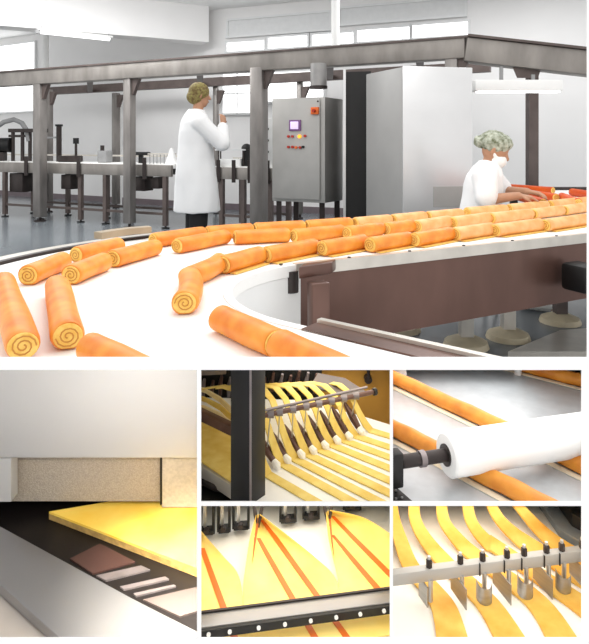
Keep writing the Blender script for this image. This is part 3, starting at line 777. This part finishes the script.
# --- oven bay (lower left)
BAY = 'LL'; zs = .123; zb = .10
ov = thing('tunnel_oven', 'grey oven front with hood and woven curtain over the yellow cake sheet', 'oven', (-.5,1.7,zb))
DH = 1.66
zl = W(0,458.5,DH).z
m = MB(); m.box((-.62,DH+.12,(zl+.66)/2), (1.5,.24,.66-zl), 0, .006); fb(m,'hood',M_ovenhood,ov)
x0 = XY(11,DH)[0]
m = MB(); m.box((x0-.12,DH+.02,(zl+.163)/2), (.24,.04,zl-.163)); fb(m,'jamb',M_ovenhood,ov)
a, b = XY(11.5,1.71)[0], XY(161.5,1.71)[0]
fb(MB().box(((a+b)/2,1.715,(.134+zl+.03)/2), (b-a,.008,zl+.03-.134)), 'curtain', M_curtain, ov)
fb(MB().box((-.6,1.83,.3),(1.3,.02,.5)), 'liner_plate', M_bed, ov)
a, b = XY(163,1.71)[0], XY(205,1.71)[0]
fb(MB().box(((a+b)/2,1.70,(.126+zl+.03)/2), (b-a,.008,zl+.03-.126)), 'curtain', M_curtain2, ov)
a = XY(162.3,1.71)[0]; fb(MB().box((a,1.70,(.134+zl)/2), (.006,.012,zl-.134)), 'curtain_rod', M_black, ov)
a, b = XY(9,DH+.03)[0], XY(163,DH+.03)[0]
fb(MB().box(((a+b)/2,DH+.035,zl-.004), (b-a,.02,.008)), 'curtain_rail', M_brown, ov)
P1, P2 = G(198.3,568.5,zs), G(49,511.5,zs)
d1 = (P2-P1).normalized(); P3 = P2+d1*.12
Q1 = G(205,580,zs)
poly = [(P1-d1*.05)[:2], P3[:2], (P3.x+.3,P3.y+.16), (-.1,2.0), (-.05,1.4)]
P4 = G(120,499.5,zs); poly = [(P1-d1*.05)[:2], P2[:2], P4[:2], (P4.x+.05,1.86), (-.1,1.86), (-.1,1.3)]
sh = thing('sponge_sheet', 'flat yellow sponge cake sheet coming out of the oven', 'cake sheet', (P1.x,P1.y,zb))
fb(MB().prism([Vector(p) for p in poly], zs-.006, zs), 'top', M_sheet, sh)
fb(MB().prism([Vector(p) for p in poly], zb+.001, zs-.006), 'side', M_sheetside, sh)
bed = thing('oven_conveyor_bed', 'dark oven bed with cross bars and a wide steel ledge', 'conveyor', (-.3,1.4,zb))
fb(MB().prism([(-1.2,1.86),(-1.2,1.2),(-.1,1.2),(-.1,1.86)], zb-.02, zb), 'bed_plate', M_bed, bed)
for pts in ([(96,577),(141,567),(150,571),(106,582)], [(120,588),(165,578),(169,580.5),(124,591)], [(133,595),(174,586),(176,587.5),(136,597.5)],
            [(143,601),(199,588),(199,612),(180,618)], [(70,560),(100,545),(135,563),(93,575)]):
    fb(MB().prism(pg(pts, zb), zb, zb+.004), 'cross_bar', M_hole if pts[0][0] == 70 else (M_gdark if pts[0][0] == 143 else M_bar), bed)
zt = .135
fb(MB().prism(pg([(-40,507),(0,526.5),(131,598),(199,632),(199,672),(62,640),(0,584),(-40,548)], zt), zt-.025, zt, .002), 'steel_ledge', M_ledge, bed)
fb(MB().prism(pg([(-40,540),(0,580),(66,641),(80,720),(-40,720)], .108), .09, .108), 'lit_side_plate', M_litside, bed)  # added flat step that catches light in place of the ledge's side
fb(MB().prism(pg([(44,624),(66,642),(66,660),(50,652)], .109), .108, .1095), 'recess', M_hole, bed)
q = pg([(40,622),(66,645),(60,648),(34,625)], zt-.05)
area('oven_fill', (-.42,1.12,.66), (-.46,1.66,.52), .25, .75, (1,.98,.96), .06).data.spread = math.radians(95)  # added unseen light that brightens the hood
ll = area('oven_fill', (-.25,1.2,.66), (-.235,1.36,.1), .06, 4.6, (1,.95,.84), .05); ll.data.spread = math.radians(62)  # added narrow light that brightens the near end of the sheet

# --- dough strips under the guide rod (upper middle)
BAY = 'TM'; zt = .436
tb = thing('strip_table', 'white table carrying rows of yellow dough strips', 'table', (0,1.5,zt-.03))
fb(MB().prism(pg([(150,436),(201,461),(231,481),(262,510),(420,510),(420,430),(391,425),(362,416),(300,400),(150,396)], zt), zt-.012, zt), 'top', M_table, tb)
fb(MB().prism(pg([(150,440),(201,465),(231,485),(266,514),(262,510),(231,481),(201,461),(150,436)], zt), zt-.03, zt-.001), 'edge_rail', M_rail, tb)
lo = thing('machine_deck', 'dark machine base below left corner of the strip table', 'machine', (-.2,1.25,zt-.12))
fb(MB().prism(pg([(150,430),(230,440),(266,500),(266,520),(150,520)], zt-.05), zt-.07, zt-.05), 'deck', M_black, lo)
fb(MB().tube([G(196,478,zt-.04),G(214,487,zt-.03),G(232,490,zt-.03),G(262,500,zt-.035)], .008, 10), 'pipe', M_dark, lo)
ps = thing('square_post', 'thick dark square steel post standing in front of the dough strips', 'post', (XY(248,1.2)[0],1.2,zt-.1))
A_, B_, C_ = XY(230.5,1.215), XY(250.5,1.19), XY(265.5,1.225)
D_ = (A_[0]+C_[0]-B_[0], A_[1]+C_[1]-B_[1])
fb(MB().prism([A_,B_,C_,D_], .2, .98, .0015), 'shaft', M_postface, ps)
fb(MB().prism([(B_[0]-.002,B_[1]-.001),(B_[0]+.002,B_[1]-.001),(B_[0]+.002,B_[1]+.002),(B_[0]-.002,B_[1]+.002)], .2, .98), 'edge_strip', M_bar, ps)
tips = [(277,467),(288,462),(302,457),(314,453),(326,448),(338,443),(350,439),(362,434)]
slopes = [.56+(.32-.56)*i/7 for i in range(8)]
starts = []
for i in range(9):
    if i == 0: a = Vector((268,475))
    elif i == 8: a = Vector((371,431))
    else: a = (Vector(tips[i-1])+Vector(tips[i]))/2
    starts.append(a)
for i, a in enumerate(starts):
    sl = .58+(.30-.58)*i/8
    hv = Vector((5.2,-2.6))*.80
    e = a+Vector((135,135*sl))
    pts = []
    for k in range(5):
        q = a+(e-a)*(1-k/4); pts.append(G(q.x,q.y,zt+.0008))
    D = G(a.x,a.y,zt).y
    yt = 386.5-i*.5
    for ux,fr,dd in ((-6,.14,0),(-12,.36,0),(-17,.58,.0),(-23,.80,.02),(-32,.95,.05),(-46,1.0,.10),(-64,.97,.16)):
        px, py = a.x+ux, a.y+(yt-a.y)*fr
        q = G(px,py,zt+.002); q2 = W(px,py,min(q.y,D+dd,1.71))
        pts.append(q2 if q2.z > zt+.002 else q)
    ws = [.0225]*5+[.021,.018,.017,.017,.018,.018,.018]
    sd = G(a.x+5,a.y-2.6,zt)-G(a.x-5,a.y+2.6,zt)
    m = MB().ribbon(pts, sd, ws, .0025)
    o = single('dough_strip', fit(m), M_strip, 'yellow dough strip running under the guide rod, %s from the left' % ORD[i], 'dough strip', tuple(G(a.x,a.y,zt)), 'dough strips under the guide rod')
zr = .572
r0, r1 = G(252,418,zr), G(375.5,391.5,zr)
gr = thing('guide_rod', 'thin steel rod with brown clips hanging over yellow dough strips', 'guide rod', tuple((r0+r1)/2))
fb(MB().cyl(r0, r1, .0055, 12), 'rod', M_clip, gr)
fb(MB().cyl(r0+Vector((0,0,.010)), r1+Vector((-.02,0,.010)), .003, 10), 'tie_rod', M_bar, gr)
fb(MB().cyl(r1-(r1-r0)*.02, r1+(r1-r0)*.004, .0085, 12), 'end_cap', M_black, gr)
for i,(x,y) in enumerate(tips):
    T = G(x,y,zt+.004); f = (i+.6)/8.4
    Rr = r0+(r1-r0)*(.115+.86*f)
    K = W(x-14,y-25, T.y+.03); 
    for it in range(30):
        ff = it/29; Rr = r0+(r1-r0)*ff
        if (Rr.x/Rr.y*F+CX) >= x-9: break
    K2 = T+(K-T)*.28
    m = MB().tube([K+(K-T)*.3, K, (K+K2)/2, K2, T], [.003,.0065,.0095,.007,.003], 10); c = fb(m,'clip',M_clip,gr)
    fb(MB().cyl(Rr, K2*.4+K*.6, .0016, 8), 'hanger_wire', M_bolt, c)
    fb(MB().tube([K2, T+Vector((0,0,.004)), T+(T-K2)*.5], [.006,.009,.004], 10), 'dough_tip', M_table, c)
    fb(MB().cyl(Rr-Vector((.007,0,0)), Rr+Vector((.007,0,0)), .0085, 12), 'rod_clamp', M_bar, c)
bk = thing('strip_machine', 'black machine head at the back that feeds the dough strips', 'machine', (-.12,1.74,zt))
fb(MB().box((-.12,1.80,.52), (.4,.1,.4)), 'body', M_black, bk)
for k in range(14):
    x = 203+k*8.6; y = 388+2.5*math.sin(k*2.1)-k*.55
    q = W(x,y,1.735); fb(MB().tube([q+Vector((0,0,-.03)),q,q+Vector((.006,-.01,.03))],[.005,.007,.004],8), 'nozzle', M_clip if k%3 else M_bar, bk)
fb(MB().beam(W(196,373,1.70),W(226,371.5,1.70),.01,.012), 'crossbar', M_bar, bk)
sheet = [G(196,405,zt+.002),G(231,424,zt+.002),G(231,482,zt+.002),G(196,458,zt+.002)]
single('dough_sheet', fit(MB().prism([q[:2] for q in [Vector(v) for v in sheet]], zt+.0002, zt+.004)), M_strip, 'yellow dough sheet on the table left of the dark square post', 'dough sheet', tuple(sheet[3]))
c0, c1 = W(190,409,1.42), W(236,431,1.35)
single('brown_bar', fit(MB().beam(c0, c1, .02, .022, bevel=.002)), M_clip, 'brown metal bar crossing above the dough sheet left of dark post', 'bar', tuple(c0))
for k in range(3):
    pts = [W(192,388+9*k,1.62-.06*k),W(205,391+9*k,1.6-.06*k),W(220,400+8*k,1.57-.06*k),W(234,414+7*k,1.54-.06*k)]
    single('dough_strip', fit(MB().ribbon(pts,(0.6,-.6,.3),.018,.003)), M_cream if k != 1 else M_strip, 'curved dough strip left of the dark post, %s from the top' % ORD[k], 'dough strip', tuple(pts[1]), 'curved strips left of the post')
bp = thing('mustard_panel', 'mustard yellow machine side panel behind the white strip table', 'panel', (.2,1.86,zt))
fb(MB().box((.26,1.88,.44), (.46,.02,.52)), 'panel', M_mustard, bp)
q = W(368,379,1.855); o = fb(MB().cyl(q+Vector((0,.015,0)), q-Vector((0,.01,0)), .012, 14), 'knob', M_dark, bp)
fb(MB().cyl(q-Vector((0,.01,0)), q-Vector((0,.01,-.05)), .005, 8), 'spindle', M_dark, o)
gp = pg([(318,373),(345,378),(367,392),(352,397),(310,386)], zt+.09)
single('grey_tray', fit(MB().prism(gp, zt+.086, zt+.09)), M_gdark, 'flat grey plate behind the right end of the guide rod', 'plate', (gp[0][0],gp[0][1],zt+.086))
panel('bay_fill', 275, 386, 369.2, 1.25, 1.84, 1.0, (1,.96,.88))  # added fill over the dough strips

# --- long rolls and white roller (upper right)
BAY = 'TR'
tt = thing('steel_tray', 'grey steel sheet under the long golden rolls', 'tray', (.35,1.5,zt-.02))
fb(MB().prism(pg([(380,366),(600,366),(600,515),(380,515)], zt), zt-.012, zt), 'sheet', M_tray, tt)
def long_roll(p, label, r=.019):
    a, b = G(*p[0],zt+r), G(*p[1],zt+r)
    d = (b-a).normalized(); sd = d.cross(Vector((0,0,1))).normalized(); sd = sd if sd.y < 0 else -sd
    t = thing('long_sponge_roll', label, 'sponge roll', ((a.x+b.x)/2,(a.y+b.y)/2,zt), 'long rolls on the steel sheet')
    n = 24; pts = [a+(b-a)*(k/n)+sd*(.0015*math.sin(k*.9)) for k in range(n+1)]
    fb(MB().tube(pts, [r*(1+.03*math.sin(k*1.7)) for k in range(n+1)], 22), 'crust', M_longroll, t)
    q = Vector((0,0,-r+.0012))
    fb(MB().ribbon([pts[0]+q+sd*r*1.25, pts[n//2]+q+sd*r*1.25, pts[n]+q+sd*r*1.25], sd, r*.9, .0012), 'paper_edge', M_paper, t)
long_roll(((380,371),(600,473)), 'long golden roll passing under the roller, second from the back')
long_roll(((380,421),(560,513)), 'long golden roll nearest the viewer, running under the left end of roller')
long_roll(((508,362),(600,385)), 'long golden roll in the upper right corner, farthest back')
ro = thing('white_roller', 'thick white roller with a steel shaft lying across the golden rolls', 'roller', (.35,1.3,zt+.04))
zc = .498
a, b = G(446,455,zc), G(600,431.5,zc); d = (b-a).normalized()
fb(MB().tube([a-d*.0, a+d*.004, b], [.041,.045,.045], 40), 'sleeve', M_roller, ro)
fb(MB().cyl(a-d*.003, a+d*.002, .022, 28), 'bearing_ring', M_dark, ro)
fb(MB().cyl(a-d*.002-d*.10, a, .0135, 20), 'shaft', M_dark, ro)
fb(MB().cyl(a-d*.062, a-d*.05, .0165, 20), 'shaft_collar', M_bar, ro)
br = W(395,466,1.215)
fb(MB().box((br.x,br.y+.01,br.z-.01), (.03,.03,.07), .3, .004), 'bracket', M_black, ro)
pr = pg([(386,478),(418,506),(386,506)], zt+.01)
t = thing('tray_edge_guard', 'black edge guard with small bolts at the tray corner', 'guard', (pr[0][0],pr[0][1],zt))
fb(MB().prism(pr, zt, zt+.01), 'plate', M_black, t)
for x,y in ((396,491),(402,498),(396,499)): q = G(x,y,zt+.01); fb(MB().cyl(q, q+Vector((0,0,.002)), .0025, 10), 'bolt', M_bolt, t)
q = G(398,373,zt+.015)
single('roller_end', fit(MB().cyl(q-Vector((.05,0.02,0)), q+Vector((.02,.008,0)), .015, 16)), M_roller, 'white roller tip in the upper left corner of the tray', 'roller', (q.x,q.y,zt))
q = G(518,371,zt+.01)
single('white_stopper', fit(MB().cyl((q.x,q.y,zt),(q.x,q.y,zt+.02),.011,16)), M_white, 'small white stopper at the near end of the farthest golden roll', 'stopper', (q.x,q.y,zt))
panel('bay_fill', 397, 578, 369.2, 1.15, 1.8, 1.4, (1,.99,.97))  # added fill over the long rolls

# --- folding dough sheets (lower middle)
BAY = 'BM'; z0 = .205
tb = thing('folding_table', 'white table below the fan-shaped dough sheets', 'table', (0,1.3,z0-.02))
fb(MB().prism(pg([(180,498),(410,498),(410,660),(180,660)], z0-.003), z0-.015, z0-.003), 'top', M_table, tb)
def interp(pts, t):
    u = t*(len(pts)-1); j = min(int(u), len(pts)-2); f = u-j
    p0,p1,p2,p3 = [Vector(pts[max(0,min(len(pts)-1,j+e))]) for e in (-1,0,1,2)]
    return .5*((2*p1)+(p2-p0)*f+(2*p0-5*p1+4*p2-p3)*f*f+(3*p1-p0-3*p2+p3)*f**3)
def fan(L, R, hmax, label, stripes, curl=1.0):
    t = thing('dough_fan', label, 'dough sheet', tuple(G(*L[-1],z0)), 'fan shaped dough sheets')
    def P(tt, s, extra=0):
        q = interp(L,tt)*(1-s)+interp(R,tt)*s
        k = max(0,1-tt*1.5)
        h = hmax*k*(.35+.65*(2*s-1)**2)*curl + hmax*.5*k*k
        return G(q.x,q.y,z0+h+extra)
    fb(MB().grid([[P(i/40,j/20) for j in range(21)] for i in range(41)], .002), 'sheet', M_dough, t)
    samp = [(interp(L,i/90)*(1-j/30)+interp(R,i/90)*(j/30), i/90, j/30) for i in range(91) for j in range(31)]
    def hgt(q):
        c = sorted(samp, key=lambda e: (e[0]-q).length_squared)[:4]
        ws = [1/(.05+(e[0]-q).length) for e in c]
        tt = sum(w*e[1] for w,e in zip(ws,c))/sum(ws); s_ = sum(w*e[2] for w,e in zip(ws,c))/sum(ws)
        k = max(0,1-tt*1.5)
        return hmax*k*(.35+.65*(2*s_-1)**2)*curl + hmax*.5*k*k
    for (x0,y0),(x1,y1),w,crease in stripes:
        g = []
        for i in range(25):
            f = i/24; c = Vector((x0,y0))*(1-f)+Vector((x1,y1))*f; h = hgt(c)+.0016
            ww = w/2*((1-.95*f) if crease else (.7+.3*f))
            g.append([G(c.x-ww,c.y,z0+h),G(c.x,c.y,z0+h+.0004),G(c.x+ww,c.y,z0+h)])
        fb(MB().grid(g, .002), 'crease_shade' if crease else 'jam_stripe', M_foldshade if crease else M_jam, t)
    fl = MB()
    return t
bot = lambda x: 632-(x-200)*.155
fan([(190,526),(190,545),(190,565),(190,590),(190,612),(190,650)], [(199,528),(207,538),(218,552),(232,568),(243,586),(244,604),(246,645)][0:1]+[(209,540),(224,557),(238,574),(243,600),(246,645)], .03, 'fan-shaped yellow dough sheet at the left edge with one jam stripe', [((202,548),(237,644),7.5,0)])
fan([(256,515),(250,537),(246,562),(243,585),(243,610),(246,645)], [(260,514),(290,537),(316,558),(335,577),(340,600),(342,640)], .045, 'middle fan-shaped yellow dough sheet with two jam stripes', [((257.5,518),(252.5,562),4,1),((258,538),(319,644),7,0),((263,520),(352,644),7,0)])
fan([(326,512),(328,535),(333,558),(338,580),(340,602),(342,640)], [(330,510),(362,517),(388,532),(410,550),(425,575),(440,630)], .045, 'right fan-shaped yellow dough sheet with two jam stripes', [((328.5,515),(334,556),4,1),((332,535),(388,600),7,0),((332,516),(396,580),7,0)])
def gather(px, py, label):
    q = G(px,py,z0+.055)
    t = thing('gathering_clamp', label, 'clamp', (q.x,q.y,z0))
    for s in (-1,1): fb(MB().tube([q+Vector((s*.012,.02,.03)),q+Vector((s*.006,.0,.0)),q+Vector((s*.002,-.012,-.02))],[.004,.0045,.002],8),'jaw',M_dark,t)
gather(258,516,'dark clamp pinching the middle dough sheet'); gather(328,512,'dark clamp pinching the right dough sheet')
for i,(x,y,wd,lab) in enumerate([(207,533,13,'black guide frame nearest the left edge above dough sheets'),(224,531,11,'narrow black guide frame second from the left above dough sheets'),(241,528,15,'black guide frame left of the middle pinched dough sheet'),(288,521,15,'black guide frame right of the middle pinched dough sheet'),(311,518,15,'black guide frame left of the right pinched dough sheet'),(352,509,16,'black guide frame near the upper right corner')]):
    if not wd: continue
    q = G(x,y,z0+.008); k = q.y/F
    t = thing('dough_guide', lab, 'guide frame', (q.x,q.y,z0), 'black guide frames over the dough')
    top = .34
    for s in (-1,1): fb(MB().beam(q+Vector((s*wd/2*k,0,0)), q+Vector((s*wd/2*k,0,.11)), .006, .010), 'leg', M_black, t)
    fb(MB().box(q+Vector((0,0,.006)), (wd*k,.022,.012), .1, .002), 'foot', M_black, t)
    fb(MB().cyl(q+Vector((0,-.008,.014)), q+Vector((0,-.02,.014)), .0065, 14), 'bolt', M_dark, t)
    fb(MB().beam(q+Vector((-wd*.18*k,.004,.012)), q+Vector((-wd*.18*k,.004,.11)), .008, .004), 'blade', M_bolt, t)
    fb(MB().box(q+Vector((0,.0,.115)), (wd*k+.006,.016,.01)), 'top_bar', M_black, t)
zb2 = z0+.022
a, b = G(185,625.5,zb2+.008), G(405,596.5,zb2+.008)
rb = thing('press_bar', 'shiny steel bar with a bolted black strip across the dough sheets', 'bar', tuple((a+b)/2))
fb(MB().beam(a,b,.034,.012,bevel=.003), 'bar', M_ledge, rb)
d = (b-a).normalized(); sd = Vector((d.y,-d.x,0))
fb(MB().beam(a+sd*.021-Vector((0,0,.004)), b+sd*.021-Vector((0,0,.004)), .006, .016), 'black_strip', M_black, rb)
fb(MB().beam(a-sd*.019+Vector((0,0,.002)), b-sd*.019+Vector((0,0,.002)), .005, .012), 'edge_strip', M_dark, rb)
for f in (.10,.19,.315,.43,.545,.66,.77,.88):
    q = a+(b-a)*f+sd*.024-Vector((0,0,.003)); fb(MB().cyl(q, q+sd*.003, .0038, 12), 'bolt', M_white, rb)
panel('bay_fill', 205, 386, 505.4, 1.1, 1.5, .95, (1,.98,.93))  # added fill over the dough fans

# --- strip clamp (lower right)
BAY = 'BR'
tb = thing('slitting_table', 'white belt under the golden strips and steel clamp bar', 'table', (.35,1.3,z0-.02))
fb(MB().prism(pg([(380,498),(600,498),(600,660),(380,660)], z0), z0-.015, z0), 'top', M_table, tb)
UP = [[(392,505),(394,520),(400,540),(411,568),(432,592),(445,612),(454,648)], [(414,502),(415,520),(425,540),(446,565),(488,606),(514,648)], [(441,502),(444,522),(457,540),(475,557),(536,603),(566,648)],
      [(467,502),(471,522),(484,540),(502,552),(572,600),(600,620)], [(489,502),(499,520),(515,536),(535,550),(600,590)], [(512,500),(526,516),(541,532),(562,549),(600,570)]]
HT = [[.04,.03,.016,.006,.002,.001,.001]]+[[.04,.03,.014,.004,.001,.001]]*3+[[.04,.03,.014,.004,.001]]*2
for i,(pts,hs) in enumerate(zip(UP,HT)):
    # smooth the path
    P = []
    for k in range(31):
        t = k/30*(len(pts)-1); j = min(int(t),len(pts)-2); f = t-j
        p0,p1,p2,p3 = [Vector(pts[max(0,min(len(pts)-1,j+e))]) for e in (-1,0,1,2)]
        q = .5*((2*p1)+(p2-p0)*f+(2*p0-5*p1+4*p2-p3)*f*f+(3*p1-p0-3*p2+p3)*f**3)
        h = hs[j]*(1-f)+hs[j+1]*f
        P.append(G(q.x,q.y,z0+h))
    w_ = [.026+.036*(k/30)**1.6 for k in range(31)]
    sd = Vector((.97,.22,0))
    o = thing('cake_strip', 'golden cake strip running under the clamp bar, %s from the left' % ORD[i], 'cake strip', tuple(P[15]), 'golden cake strips')
    fb(MB().ribbon(P, sd, w_, .006), 'strip', M_strip2, o)
zc = .272
a, b = G(380,579,zc), G(600,551,zc); d = (b-a).normalized(); sd = Vector((d.y,-d.x,0))
cb = thing('clamp_bar', 'steel clamp bar with bolts and blades across the golden strips', 'clamp', tuple((a+b)/2))
fb(MB().beam(a,b,.018,.024,bevel=.0015), 'bar', M_cab, cb)
bx = [429,460,482,506,523,545,560,580]
for i,x in enumerate(bx):
    f = (G(x,578-(x-393)*.148,zc).x-a.x)/(b.x-a.x); c = a+(b-a)*f
    o = fb(MB().tube([c+Vector((0,0,.012)),c+Vector((0,0,.026)),c+Vector((0,0,.028))],[.0065,.0065,.005],6), 'bolt', M_dark, cb)
    fb(MB().cyl(c+Vector((0,0,.028)),c+Vector((0,0,.034)),.0035,10), 'thread', M_bolt, o)
    p = c+sd*.006-Vector((0,0,.012))
    fb(MB().cyl(c+sd*.008-Vector((0,0,.008)), c+sd*.008-Vector((0,0,.052)), .0048, 12), 'pin', M_bolt, cb)
    if i in (2,3,4,5,6): 
        fb(MB().beam(c-d*.011+sd*.0096-Vector((0,0,.0125)), c-d*.011+sd*.0096+Vector((0,0,.0125)), .004, .002, up=d), 'joint', M_black, cb)
def blade(x, wv, h0, h1, curved, name):
    f = (G(x,578-(x-393)*.148,zc).x-a.x)/(b.x-a.x); c = a+(b-a)*f
    if not curved:       # flat blade leading forward along the strip
        dv = (Vector((.45,-.89,0))).normalized()
        p0 = c-dv*.016; p1 = c+dv*wv
        A = [p0+Vector((0,0,-.012)), p1+Vector((0,0,-.022)), p1+Vector((0,0,-h1)), p0+Vector((0,0,-h0))]
        nn = Vector((dv.y,-dv.x,0))*.0012
        m = MB().hexa([q-nn for q in A]+[q+nn for q in A])
    else:
        g = []
        for k in range(9):
            th = PI*.15+PI*.9*k/8
            q = c+sd*.016+d*(.016*math.cos(th))+sd*(.014*math.sin(th))
            g.append([q+Vector((0,0,-.016-.012*math.sin(th))), q+Vector((0,0,-h0-.004*math.sin(th)))])
        m = MB().grid(g, .0015, up=sd)
    fb(m, name, M_steel, cb)
for x,wv in ((456,.03),(498,.034),(538,.034),(574,.034)): blade(x,wv,.05,.064,False,'blade')
for x in (480,520,557): blade(x,0,.056,.06,True,'scraper')
blade(424,.012,.056,.062,False,'blade')
mc = pg([(536,496),(600,496),(600,552),(560,530)], z0+.02)
t = thing('side_machine', 'dark blue-grey machine corner beyond the white belt', 'machine', (mc[0][0],mc[0][1],z0))
fb(MB().prism(mc, z0+.001, z0+.02, .001), 'plate', M_slate, t)
mc2 = pg([(556,492),(600,492),(600,528),(572,514)], z0+.05)
fb(MB().prism(mc2, z0+.02, z0+.05), 'block', M_black, t)
panel('bay_fill', 397, 578, 505.4, 1.1, 1.5, .82, (1,.99,.95))  # added fill over the cake strips
# ------------------------------------------------------------------ added fill lights over the hall, out of view
area('hall_fill', (.3,3.2,3.4), (.3,2.9,0), 3.2, 60, (1,.99,.97), 2.2)  # added above the belt to turn it bright white
area('hall_fill', (-3,7.5,3.45), (-3,8.0,0), 3.5, 140, (1,1,1), 1.2)  # added to lift the left walls
area('hall_fill', (2.4,7.2,3.45), (2.4,7.0,0), 2.5, 55, (1,1,1), 1.2)  # added to lift the right side
for o in SC.objects:
    if '_l' in o: del o['_l']
